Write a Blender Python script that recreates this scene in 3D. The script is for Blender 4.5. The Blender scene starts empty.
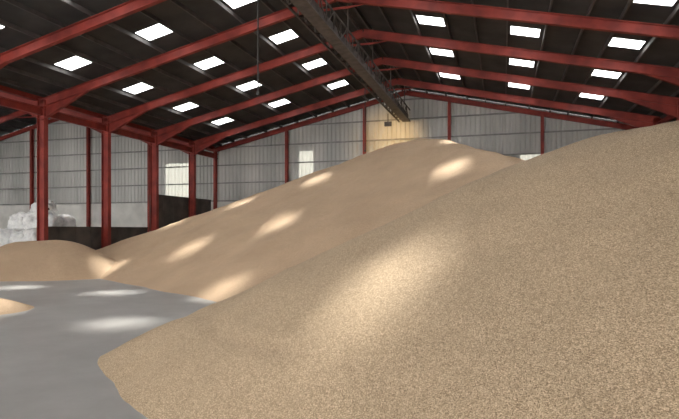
import bpy, math, random
import numpy as np
from mathutils import Vector, Matrix
random.seed(3); rng=np.random.RandomState(5)
A=math.atan(163.5/546.0); CA,SA=math.cos(A),math.sin(A)
H=2.3
XC,XRG,XR=-24.08,-7.31,9.46      # valley column line, ridge, right eave
XL,XRG2=-57.6,-40.85
YB,YF=42.9,-16.1
EAVE,RISE=7.4+H,3.8
SL=RISE/(XRG-XC)
def roofz(x):
    r=XRG if x>XC else XRG2
    return EAVE+RISE-SL*abs(x-r)
def rd(r,d): return (r*CA-d*SA, r*SA+d*CA)

# ---------------- materials ----------------
def mat(name):
    m=bpy.data.materials.new(name); m.use_nodes=True
    nt=m.node_tree; b=nt.nodes['Principled BSDF']
    return m,nt,b
def N(nt,t,**k):
    n=nt.nodes.new(t)
    for a,v in k.items(): setattr(n,a,v)
    return n
def noise_mat(name,c1,c2,scale=3,rough=.7,bump=0,metal=0,stretch=None,detail=6):
    m,nt,b=mat(name); L=nt.links
    tc=N(nt,'ShaderNodeTexCoord'); mp=N(nt,'ShaderNodeMapping')
    if stretch: mp.inputs['Scale'].default_value=stretch
    L.new(tc.outputs['Object'],mp.inputs[0])
    n=N(nt,'ShaderNodeTexNoise'); n.inputs['Scale'].default_value=scale; n.inputs['Detail'].default_value=detail
    L.new(mp.outputs[0],n.inputs['Vector'])
    r=N(nt,'ShaderNodeValToRGB'); r.color_ramp.elements[0].position=.32; r.color_ramp.elements[1].position=.68
    r.color_ramp.elements[0].color=(*c1,1); r.color_ramp.elements[1].color=(*c2,1)
    L.new(n.outputs['Fac'],r.inputs[0]); L.new(r.outputs[0],b.inputs['Base Color'])
    b.inputs['Roughness'].default_value=rough; b.inputs['Metallic'].default_value=metal
    if bump:
        bp=N(nt,'ShaderNodeBump'); bp.inputs['Strength'].default_value=bump; bp.inputs['Distance'].default_value=.02
        L.new(n.outputs['Fac'],bp.inputs['Height']); L.new(bp.outputs[0],b.inputs['Normal'])
    return m
M_red=noise_mat('red_oxide_steel',(.16,.017,.012),(.28,.034,.022),1.5,.65)
M_roof=noise_mat('roof_sheet_grey',(.025,.025,.026),(.052,.050,.049),.8,.9)
M_purlin=noise_mat('purlin_dark',(.05,.048,.047),(.09,.083,.08),2,.75)
M_clad=noise_mat('cladding_sheet',(.36,.36,.345),(.55,.545,.52),.5,.5,stretch=(1,1,.25))
M_conc=noise_mat('wall_concrete_white',(.50,.49,.46),(.70,.68,.64),.7,.85)
M_dark=noise_mat('push_wall_dark',(.035,.03,.026),(.085,.07,.06),1.2,.8)
M_girt=noise_mat('girt_steel',(.18,.18,.175),(.27,.265,.255),2,.6)
M_bag=noise_mat('white_bag_fabric',(.62,.62,.62),(.85,.85,.83),4,.7,.4)
M_galv=noise_mat('galvanised',(.06,.05,.045),(.12,.10,.09),3,.6,metal=.2)
M_cable=noise_mat('cable_black',(.02,.02,.02),(.04,.04,.04),3,.6)

def grain_mat(name,ca,cb,cc):
    m,nt,b=mat(name); L=nt.links
    tc=N(nt,'ShaderNodeTexCoord')
    v=N(nt,'ShaderNodeTexVoronoi'); v.inputs['Scale'].default_value=105
    L.new(tc.outputs['Object'],v.inputs['Vector'])
    sep=N(nt,'ShaderNodeSeparateColor'); L.new(v.outputs['Color'],sep.inputs[0])
    r=N(nt,'ShaderNodeValToRGB'); e=r.color_ramp.elements
    e[0].position=.0; e[0].color=(*ca,1); e[1].position=1; e[1].color=(*cc,1)
    x=e.new(.5); x.color=(*cb,1)
    L.new(sep.outputs[0],r.inputs[0])
    n2=N(nt,'ShaderNodeTexNoise'); n2.inputs['Scale'].default_value=.5; n2.inputs['Detail'].default_value=5
    L.new(tc.outputs['Object'],n2.inputs['Vector'])
    mr=N(nt,'ShaderNodeMapRange'); mr.inputs[1].default_value=.3; mr.inputs[2].default_value=.7; mr.inputs[3].default_value=.9; mr.inputs[4].default_value=1.08
    L.new(n2.outputs['Fac'],mr.inputs[0])
    n3=N(nt,'ShaderNodeTexNoise'); n3.inputs['Scale'].default_value=50; n3.inputs['Detail'].default_value=3
    L.new(tc.outputs['Object'],n3.inputs['Vector'])
    mr3=N(nt,'ShaderNodeMapRange'); mr3.inputs[1].default_value=.3; mr3.inputs[2].default_value=.7; mr3.inputs[3].default_value=.88; mr3.inputs[4].default_value=1.09
    L.new(n3.outputs['Fac'],mr3.inputs[0])
    mu=N(nt,'ShaderNodeMath',operation='MULTIPLY'); L.new(mr.outputs[0],mu.inputs[0]); L.new(mr3.outputs[0],mu.inputs[1])
    mx=N(nt,'ShaderNodeVectorMath',operation='SCALE'); L.new(r.outputs[0],mx.inputs[0]); L.new(mu.outputs[0],mx.inputs['Scale'])
    L.new(mx.outputs[0],b.inputs['Base Color'])
    b.inputs['Roughness'].default_value=.8
    inv=N(nt,'ShaderNodeMath',operation='SUBTRACT'); inv.inputs[0].default_value=1; L.new(v.outputs['Distance'],inv.inputs[1])
    bp=N(nt,'ShaderNodeBump'); bp.inputs['Strength'].default_value=.75; bp.inputs['Distance'].default_value=.009
    L.new(inv.outputs[0],bp.inputs['Height'])
    bp2=N(nt,'ShaderNodeBump'); bp2.inputs['Strength'].default_value=.4; bp2.inputs['Distance'].default_value=.015
    L.new(n3.outputs['Fac'],bp2.inputs['Height']); L.new(bp.outputs[0],bp2.inputs['Normal'])
    L.new(bp2.outputs[0],b.inputs['Normal'])
    return m
M_gr=grain_mat('grain_barley',(.24,.168,.10),(.43,.315,.198),(.67,.515,.35))
M_gr2=grain_mat('grain_wheat',(.37,.245,.148),(.53,.37,.235),(.68,.495,.33))

# floor
M_floor,nt,b=mat('concrete_floor'); L=nt.links
tc=N(nt,'ShaderNodeTexCoord'); n=N(nt,'ShaderNodeTexNoise'); n.inputs['Scale'].default_value=.5; n.inputs['Detail'].default_value=9; n.inputs['Roughness'].default_value=.65
L.new(tc.outputs['Object'],n.inputs['Vector'])
r=N(nt,'ShaderNodeValToRGB'); r.color_ramp.elements[0].position=.3; r.color_ramp.elements[1].position=.7
r.color_ramp.elements[0].color=(.33,.322,.31,1); r.color_ramp.elements[1].color=(.46,.45,.435,1)
L.new(n.outputs['Fac'],r.inputs[0]); L.new(r.outputs[0],b.inputs['Base Color']); b.inputs['Roughness'].default_value=.4
bp=N(nt,'ShaderNodeBump'); bp.inputs['Strength'].default_value=.2; bp.inputs['Distance'].default_value=.05; L.new(n.outputs['Fac'],bp.inputs['Height']); L.new(bp.outputs[0],b.inputs['Normal'])
# skylight
M_sky,nt,b=mat('skylight_translucent'); L=nt.links
nt.nodes.remove(b); out=nt.nodes['Material Output']
t=N(nt,'ShaderNodeBsdfTransparent'); t.inputs[0].default_value=(.9,.93,.95,1)
tl=N(nt,'ShaderNodeBsdfTranslucent'); tl.inputs[0].default_value=(.9,.92,.93,1)
ms=N(nt,'ShaderNodeMixShader'); ms.inputs[0].default_value=.35
L.new(t.outputs[0],ms.inputs[1]); L.new(tl.outputs[0],ms.inputs[2]); L.new(ms.outputs[0],out.inputs[0])
M_tr,nt,b=mat('wall_rooflight_sheet'); nt.nodes.remove(b); out=nt.nodes['Material Output']
tl=N(nt,'ShaderNodeBsdfTranslucent'); tl.inputs[0].default_value=(.052,.052,.046,1)
df=N(nt,'ShaderNodeBsdfDiffuse'); df.inputs[0].default_value=(.45,.45,.42,1)
ad=N(nt,'ShaderNodeAddShader'); nt.links.new(tl.outputs[0],ad.inputs[0]); nt.links.new(df.outputs[0],ad.inputs[1]); nt.links.new(ad.outputs[0],out.inputs[0])

# ---------------- mesh helpers ----------------
class MB:
    def __init__(s): s.v=[]; s.f=[]
    def box(s,c,u,v,w,hu,hv,hw):
        c=Vector(c);u=Vector(u)*hu;v=Vector(v)*hv;w=Vector(w)*hw;i=len(s.v)
        for a in(-1,1):
            for b in(-1,1):
                for d in(-1,1): s.v.append(tuple(c+u*a+v*b+w*d))
        s.f+=[tuple(i+k for k in q) for q in((0,1,3,2),(4,6,7,5),(0,4,5,1),(2,3,7,6),(0,2,6,4),(1,5,7,3))]
    def ab(s,x0,x1,y0,y1,z0,z1):
        s.box(((x0+x1)/2,(y0+y1)/2,(z0+z1)/2),(1,0,0),(0,1,0),(0,0,1),abs(x1-x0)/2,abs(y1-y0)/2,abs(z1-z0)/2)
    def bar(s,p0,p1,up,w,h):
        p0=Vector(p0);p1=Vector(p1);d=(p1-p0);l=d.length;d.normalize()
        sd=d.cross(Vector(up)).normalized();u2=sd.cross(d).normalized()
        s.box((p0+p1)/2,d,sd,u2,l/2,w/2,h/2)
    def ibeam(s,p0,p1,up,w,h,tf=.035,tw=.025):
        p0=Vector(p0);p1=Vector(p1);d=(p1-p0).normalized()
        sd=d.cross(Vector(up)).normalized();u2=sd.cross(d).normalized()
        s.bar(p0+u2*(h/2-tf/2),p1+u2*(h/2-tf/2),u2,w,tf)
        s.bar(p0-u2*(h/2-tf/2),p1-u2*(h/2-tf/2),u2,w,tf)
        s.bar(p0,p1,u2,tw,h-2*tf)
    def prism(s,pts,y0,y1):  # pts in xz
        i=len(s.v);n=len(pts)
        for y in(y0,y1):
            for p in pts: s.v.append((p[0],y,p[1]))
        s.f.append(tuple(range(i,i+n)));s.f.append(tuple(reversed(range(i+n,i+2*n))))
        for k in range(n): s.f.append((i+k,i+(k+1)%n,i+n+(k+1)%n,i+n+k))
    def obj(s,name,m,parent=None,smooth=False):
        me=bpy.data.meshes.new(name);me.from_pydata(s.v,[],s.f);me.update()
        o=bpy.data.objects.new(name,me);bpy.context.scene.collection.objects.link(o)
        me.materials.append(m)
        if smooth:
            for p in me.polygons:p.use_smooth=True
        if parent:o.parent=parent
        return o

# ---------------- shell ----------------
fl=MB(); fl.ab(XL-.5,XR+.8,YF-.5,YB+.5,-.3,0); fl.obj('floor',M_floor)
# roof with skylight openings
YS=[2.1+5*k for k in range(-4,8)]
HX,HY=.64,.54
def roof(name,x0,xr,x1,sname,skip=()):
    rb=MB(); sb=MB()
    rows=sorted([xr+3.9,xr+8.3,xr+12.6,xr-3.9,xr-8.4,xr-13.05])
    xs=[x0-.3]
    for c in rows: xs+= [c-HX,c+HX]
    xs+=[x1+.3,xr]; xs=sorted(xs)
    ys=[YF-.3]
    for c in YS: ys+=[c-HY,c+HY]
    ys+=[YB+.3]; ys=sorted(ys)
    zf=lambda x:EAVE+RISE-SL*abs(x-xr)
    for i in range(len(xs)-1):
        xm=(xs[i]+xs[i+1])/2
        isr=any(abs(xm-c)<.1 for c in rows)
        for j in range(len(ys)-1):
            ym=(ys[j]+ys[j+1])/2
            hole=isr and any(abs(ym-c)<.1 for c in YS)
            if hole and any(abs(xm-a)<.5 and ym<b for a,b in skip): hole=False
            t=sb if hole else rb
            k=len(t.v)
            t.v+=[(xs[i],ys[j],zf(xs[i])),(xs[i+1],ys[j],zf(xs[i+1])),(xs[i+1],ys[j+1],zf(xs[i+1])),(xs[i],ys[j+1],zf(xs[i]))]
            t.f.append((k,k+1,k+2,k+3))
    rb.obj(name,M_roof); sb.obj(sname,M_sky)
    # purlins: spaced so that skylights sit between them
    pb=MB()
    px=[]
    for sgn in(-1,1):
        for o in(.3,1.65,3.1,4.7,6.05,7.5,9.15,10.6,12.0 if sgn<0 else 11.8,13.85 if sgn<0 else 13.4,15.1,16.3): px.append(xr+sgn*o)
    for x in px:
        z=zf(x)-.10
        pb.ab(x-.035,x+.035,YF,YB,z-.1,z+.085)
    pb.obj('roof_purlins',M_purlin)
roof('ceiling',XC,XRG,XR,'window_skylights',skip=((XRG+8.3,15),(XRG+12.6,15)))
roof('ceiling.001',XL,XRG2,XC,'window_skylights.001')

# portal frames
FY=[23.9-5*k for k in range(8)][::-1]+[28.9,33.9,38.9]
for y in FY:
    b=MB()
    for xc in(XL+.35,XC,XR-.1):
        b.ibeam((xc,y,0),(xc,y,EAVE-.35),(1,0,0),.28,.5)
        b.ab(xc-.35,xc+.35,y-.25,y+.25,0,.03)
    for x0,xr,x1 in((XC,XRG,XR),(XL,XRG2,XC)):
        for e in(x0,x1):
            sg=1 if e<xr else -1
            z0=EAVE-.22-.26; z1=EAVE+RISE-.22-.26
            b.ibeam((e,y,z0),(xr,y,z1),(0,0,1),.22,.44)
            zz=EAVE-.65
            b.prism([(e,zz+.15),(e+sg*3.2,zz+3.2*SL+.02),(e,zz-.75)],y-.02,y+.02)
            b.bar((e,y,zz-.75),(e+sg*3.2,y,zz+3.2*SL),(0,0,1),.22,.035)
        zz=EAVE+RISE-.7
        b.prism([(xr-1.4,zz-1.4*SL),(xr+1.4,zz-1.4*SL),(xr+.6,zz-.42),(xr-.6,zz-.42)],y-.02,y+.02)
    b.obj('portal_frame',M_red)
b=MB()
b.ibeam((XC,YF,EAVE-.95),(XC,YB,EAVE-.95),(0,0,1),.2,.42)
b.bar((XC-.4,YF,EAVE-.2),(XC-.4,YB,EAVE-.2),(0,0,1),.3,.25)
b.obj('valley_beam',M_red)
b=MB(); b.ibeam((XR-.1,YF,EAVE-.8),(XR-.1,YB-.3,EAVE-.8),(0,0,1),.2,.3); b.obj('eaves_beam',M_red)

WL=4.75
PAN=[(-29.3,-26.9,5.2,8.3),(-16.4,-15.1,6.4,8.9),(1.2,8.4,7.0,8.0)]
def corr(y,segs,xa,xb,sgn=1):
    b=MB(); p=.36; x=xa; pts=[]
    while x<xb:
        for dx,dy in((0,0),(.12,0),(.17,.07),(.31,.07)):
            if x+dx<xb: pts.append((x+dx,y+sgn*dy))
        x+=p
    pts.append((xb,y))
    tb=MB()
    for i in range(len(pts)-1):
        p0,p1=pts[i],pts[i+1]; xm=(p0[0]+p1[0])/2
        def quad(t,z0,z1a,z1b):
            k=len(t.v); t.v+=[(p0[0],p0[1],z0),(p1[0],p1[1],z0),(p1[0],p1[1],z1b),(p0[0],p0[1],z1a)]; t.f.append((k,k+1,k+2,k+3))
        pan=[q for q in PAN if q[0]<xm<q[1]]
        ta,tb2=roofz(p0[0])-.02,roofz(p1[0])-.02
        if pan:
            q=pan[0]; quad(b,segs,q[2],q[2]); quad(tb,q[2],q[3],q[3]); quad(b,q[3],ta,tb2)
        else: quad(b,segs,ta,tb2)
    return b,tb
b,tb=corr(YB,WL,XL,XR+.3); wb=b.obj('wall_back',M_clad); tb.obj('translucent_sheets',M_tr,wb)
b=MB(); b.ab(XL,XR+.4,YB-.06,YB+.25,0,WL); b.obj('concrete_base',M_conc,wb)
b=MB()
for z in np.arange(WL+.1,13.4,1.55):
    for xr in(XRG,XRG2):
        hw=min(16.7,(EAVE+RISE-z-.25)/SL)
        if hw>.5: b.ab(xr-hw,xr+hw,YB-.15,YB-.03,z-.05,z+.05)
b.obj('sheeting_rails',M_girt,wb)
b=MB()
xs=[XC+6.71*k for k in range(-4,5)]
for x in xs: b.ibeam((x,YB-.32,0),(x,YB-.32,roofz(x)-.3),(0,1,0),.22,.3)
for x0,xr,x1 in((XC,XRG,XR),(XL,XRG2,XC)):
    for e in(x0,x1): b.ibeam((e,YB-.32,EAVE-.42),(xr,YB-.32,EAVE+RISE-.42),(0,0,1),.2,.36)
b.obj('gable_frame',M_red,wb)
b=MB(); b.ab(XR+.25,XR+.5,YF,YB,0,5.2); wr=b.obj('wall_right',M_conc)
b=MB(); b.ab(XR+.3,XR+.36,YF,YB,5.2,EAVE-.05); b.obj('side_cladding',M_purlin,wr)
b=MB(); b.ab(XL-.25,XL,YF,YB,0,WL); wl=b.obj('wall_left',M_conc)
b=MB(); b.ab(XL-.2,XL-.12,YF,YB,WL,EAVE); b.obj('side_cladding_left',M_clad,wl)
b=MB()
def fw(x0,x1,z0):
    b.prism([(x0,z0),(x1,z0),(x1,roofz(x1-.01))]+([(XRG,EAVE+RISE)] if x0<XRG<x1 else [])+([(XRG2,EAVE+RISE)] if x0<XRG2<x1 else [])+[(x0,roofz(x0+.01))],YF-.1,YF)
fw(XC,-19,0);fw(-19,5,7.2);fw(5,XR+.3,0);fw(XL,-50,0);fw(-50,-30,6.5);fw(-30,XC,0)
b.obj('wall_front',M_clad)

b=MB()
def pw(y0,y1,h,x=XC-.45):
    y=y0
    while y<y1-.01:
        ye=min(y+1.25,y1); b.ab(x-.08,x+.08,y+.01,ye-.01,0,h)
        b.ab(x-.2,x-.08,y-.06,y+.06,0,h); y=ye
    b.ab(x-.12,x+.12,y0,y1,h,h+.08)
pw(24.2,33.6,2.42); b.obj('retaining_wall',M_dark)
b=MB(); pw(34.3,YB-.4,4.85); b.obj('retaining_wall.001',M_dark)

# ---------------- grain ----------------
def vnoise(x,y,sc,seed):
    r=np.random.RandomState(seed); T=r.rand(256,256)
    X=x*sc+100;Y=y*sc+100;xi=np.floor(X).astype(int);yi=np.floor(Y).astype(int);fx=X-xi;fy=Y-yi
    fx=fx*fx*(3-2*fx);fy=fy*fy*(3-2*fy)
    g=lambda a,c:T[a%256,c%256]
    return (g(xi,yi)*(1-fx)+g(xi+1,yi)*fx)*(1-fy)+(g(xi,yi+1)*(1-fx)+g(xi+1,yi+1)*fx)*fy-.5
def smin(zs,k):
    zs=np.array(zs);m=zs.min(axis=0);return m-k*np.log(np.exp(-(zs-m)/k).sum(axis=0))
def heap(name,x0,x1,y0,y1,step,fn,m,amp=.05,seed=1):
    nx=int((x1-x0)/step)+1;ny=int((y1-y0)/step)+1
    gx,gy=np.meshgrid(np.linspace(x0,x1,nx),np.linspace(y0,y1,ny))
    r=gx*CA+gy*SA; d=-gx*SA+gy*CA
    z=fn(r,d,gx,gy)
    z=z+amp*(2.2*vnoise(gx,gy,.45,seed)+1.0*vnoise(gx,gy,1.3,seed+1)+.35*vnoise(gx,gy,3.3,seed+2))
    z=z+.010*vnoise(gx,gy,6,seed+3)
    if amp>.055:
        t=(.67*r-.74*d); z=z+np.clip(z,0,1)*.10*vnoise(t,(.74*r+.67*d)*.12,1.1,seed+4)
    keep=z>-.12
    idx=-np.ones(z.shape,int); 
    fk=keep[:-1,:-1]&keep[1:,:-1]&keep[:-1,1:]&keep[1:,1:]
    used=np.zeros(z.shape,bool)
    used[:-1,:-1]|=fk;used[1:,:-1]|=fk;used[:-1,1:]|=fk;used[1:,1:]|=fk
    idx[used]=np.arange(used.sum())
    V=np.stack([gx[used],gy[used],np.maximum(z[used],-.1)],1)
    I=np.stack([idx[:-1,:-1][fk],idx[:-1,1:][fk],idx[1:,1:][fk],idx[1:,:-1][fk]],1)
    me=bpy.data.meshes.new(name);me.from_pydata(V.tolist(),[],I.tolist());me.update()
    me.polygons.foreach_set('use_smooth',[True]*len(me.polygons))
    me.materials.append(m)
    o=bpy.data.objects.new(name,me);bpy.context.scene.collection.objects.link(o);return o
def near(r,d,x,y):
    s=.58
    z=smin([s*(.82*(r+2.34)+.58*(d-6.64)), s*(.8*(r+4.75)-.6*(d-10.3)), 4.15+0*r],.33)
    # faint slump line low on the front face
    q=.82*(r+2.34)+.58*(d-6.64); t=.58*r-.82*d
    return z-.03*np.exp(-((q-1.5-.2*np.sin(t*1.1))/.12)**2)*np.clip((-t-5.0)/1.5,0,1)
def far(r,d,x,y):
    s=.483
    return smin([s*(.74*(r+6.9)+.67*(d-20.9)), s*(.74*(r+18.8)-.67*(d-33.2)), 8.0+0*r, 7.8-.42*(r-6.1)+.19*(d-33)],.3)
def left(r,d,x,y):
    q=np.sqrt(np.maximum(np.abs(r+15.4)-1.2,0)**2+(d-28.3)**2)
    return smin([.5*(3.9-q),1.85+0*r],.22)
def spill(r,d,x,y):
    q=np.sqrt((r+10.3)**2+(d-15.6)**2); return smin([.4*(1.35-q),.42+0*r],.08)
heap('grain_heap',-10,XR+.2,-9,34,.085,near,M_gr,.05,11)
heap('grain_heap.001',XC-.3,XR+.2,8,YB-.1,.15,far,M_gr2,.06,21)
heap('grain_heap.002',XC-.34,-13,14,34,.1,left,M_gr2,.05,31)
heap('grain_heap.003',-20,-8,8,18,.06,spill,M_gr2,.02,41)

# ---------------- conveyor under ridge ----------------
b=MB()
cx=XRG+.05; zb=8.35+H; y0,y1=-10,YB-1.2
b.ab(cx-.15,cx+.38,y0,y1,zb-.03,zb)
for s in(-.42,.42):
    b.bar((cx+s,y0,zb),(cx+s,y1,zb),(0,0,1),.07,.1)
    b.bar((cx+s,y0,zb+.85),(cx+s,y1,zb+.85),(0,0,1),.06,.07)
    y=y0;k=0
    while y<y1-1:
        b.bar((cx+s,y,zb),(cx+s,y,zb+.85),(1,0,0),.05,.05)
        if k%2: b.bar((cx+s,y,zb),(cx+s,y+1,zb+.85),(1,0,0),.04,.04)
        else: b.bar((cx+s,y,zb+.85),(cx+s,y+1,zb),(1,0,0),.04,.04)
        b.bar((cx-.42,y,zb),(cx+.42,y,zb),(0,0,1),.05,.05)
        y+=1;k+=1
b.ab(cx-.1,cx+.3,y0,y1,zb+.2,zb+.5)
for y in FY:
    if y>y0:
        for s in(-.42,.42): b.bar((cx+s,y+.3,zb+.85),(cx+s,y+.3,roofz(cx+s)-.05),(1,0,0),.05,.05)
b.obj('overhead_conveyor',M_galv)
for (u,v0,v1,d) in((258,-20,92,22.0),(365,84,150,36.0)):
    r=(u-339.5)/546*d; X,Y=rd(r,d); b=MB()
    zt=roofz(X)-.15; zlo=H+(230-v1)/546*d
    b.bar((X,Y,zlo),(X,Y,zt),(1,0,0),.045,.045); b.bar((X,Y,zlo-.12),(X,Y,zlo),(1,0,0),.1,.1)
    b.obj('hanging_cable',M_cable)

# bags pile
import bmesh
bm=bmesh.new()
lay=[]
for i in range(5):
    for j in range(4):
        lay.append((-31.0+i*1.15,25.6+j*1.2,.6))
for i in range(4):
    for j in range(3):
        lay.append((-29.7+i*1.12,26.2+j*1.2,1.65))
for i in range(3):
    for j in range(2):
        lay.append((-28.5+i*1.1,26.8+j*1.2,2.65))
lay+=[(-27.1,27.4,3.4)]
for (X,Y,z) in lay:
    X+=random.uniform(-.2,.2)-.35;Y+=random.uniform(-.2,.2);z+=random.uniform(-.15,.15)
    mtx=Matrix.Translation((X,Y,z))@Matrix.Rotation(random.uniform(-.6,.6),4,'Z')@Matrix.Rotation(random.uniform(-.35,.35),4,'X')@Matrix.Rotation(random.uniform(-.35,.35),4,'Y')
    bmesh.ops.create_cube(bm,size=1.25,matrix=mtx)
me=bpy.data.meshes.new('bulk_bag_pile')
cl=bm.edges.layers.float.new('crease_edge')
for e in bm.edges: e[cl]=.3
bm.to_mesh(me);bm.free();me.materials.append(M_bag)
o=bpy.data.objects.new('bulk_bag_pile',me);bpy.context.scene.collection.objects.link(o)
ss=o.modifiers.new('s','SUBSURF');ss.levels=4;ss.render_levels=4
tx=bpy.data.textures.new('crease','CLOUDS');tx.noise_scale=.3
dm=o.modifiers.new('d','DISPLACE');dm.texture=tx;dm.strength=.3;dm.texture_coords='GLOBAL'
for p in me.polygons:p.use_smooth=True

b=MB(); X,Y=-24.95,24.9
b.bar((X-.2,Y,0),(X,Y,3.5),(0,1,0),.13,.13); b.bar((X-.25,Y,3.3),(X+.3,Y,3.5),(0,1,0),.1,.1); b.obj('timber_post',M_dark)

# flood lamp near the back (warm)
b=MB(); lx,ly,lz=-7.9,YB-4.4,H+7.6
b.ab(lx-.25,lx+.25,ly-.08,ly+.08,lz-.16,lz+.16); b.bar((lx,ly,lz),(lx,ly,zb),(1,0,0),.05,.05); b.obj('flood_lamp',M_galv)
l=bpy.data.lights.new('flood','SPOT');l.energy=800;l.color=(1,.60,.18);l.spot_size=1.5;l.spot_blend=1;l.shadow_soft_size=.15
o=bpy.data.objects.new('flood_lamp_light',l);bpy.context.scene.collection.objects.link(o);o.location=(lx,ly+.2,lz)
o.rotation_euler=Vector((-.12,1,-.15)).to_track_quat('-Z','Y').to_euler()

# ---------------- lights ----------------
def area(name,loc,dirv,sx,sy,e,col):
    l=bpy.data.lights.new(name,'AREA');l.shape='RECTANGLE';l.size=sx;l.size_y=sy;l.energy=e;l.color=col
    o=bpy.data.objects.new(name,l);bpy.context.scene.collection.objects.link(o);o.location=loc
    o.rotation_euler=Vector(dirv).to_track_quat('-Z','Z').to_euler();return o
area('daylight_doorway',(-7,YF-.4,3.6),(0,1,-.15),24,7,1300,(1,.96,.91))
area('daylight_doorway_aisle',(-40,YF-.4,3.2),(.25,1,-.1),20,6.4,2400,(1,.96,.93))
sun=bpy.data.lights.new('sun','SUN');sun.energy=14;sun.angle=math.radians(6.3);sun.color=(1,.94,.84)
so=bpy.data.objects.new('sun',sun);bpy.context.scene.collection.objects.link(so)
so.rotation_euler=Vector((.17,-.455,-1)).to_track_quat('-Z','Y').to_euler()
w=bpy.data.worlds.new('sky');bpy.context.scene.world=w;w.use_nodes=True
bg=w.node_tree.nodes['Background'];bg.inputs[0].default_value=(1,.98,.95,1);bg.inputs[1].default_value=10.5

cam=bpy.data.cameras.new('camera');co=bpy.data.objects.new('camera',cam);bpy.context.scene.collection.objects.link(co)
co.location=(0,0,H);co.rotation_euler=(math.pi/2,0,A);cam.lens=546/679*36;cam.sensor_width=36;cam.shift_y=20.5/679;cam.clip_end=300
bpy.context.scene.camera=co
bpy.context.scene.view_settings.view_transform='Standard'
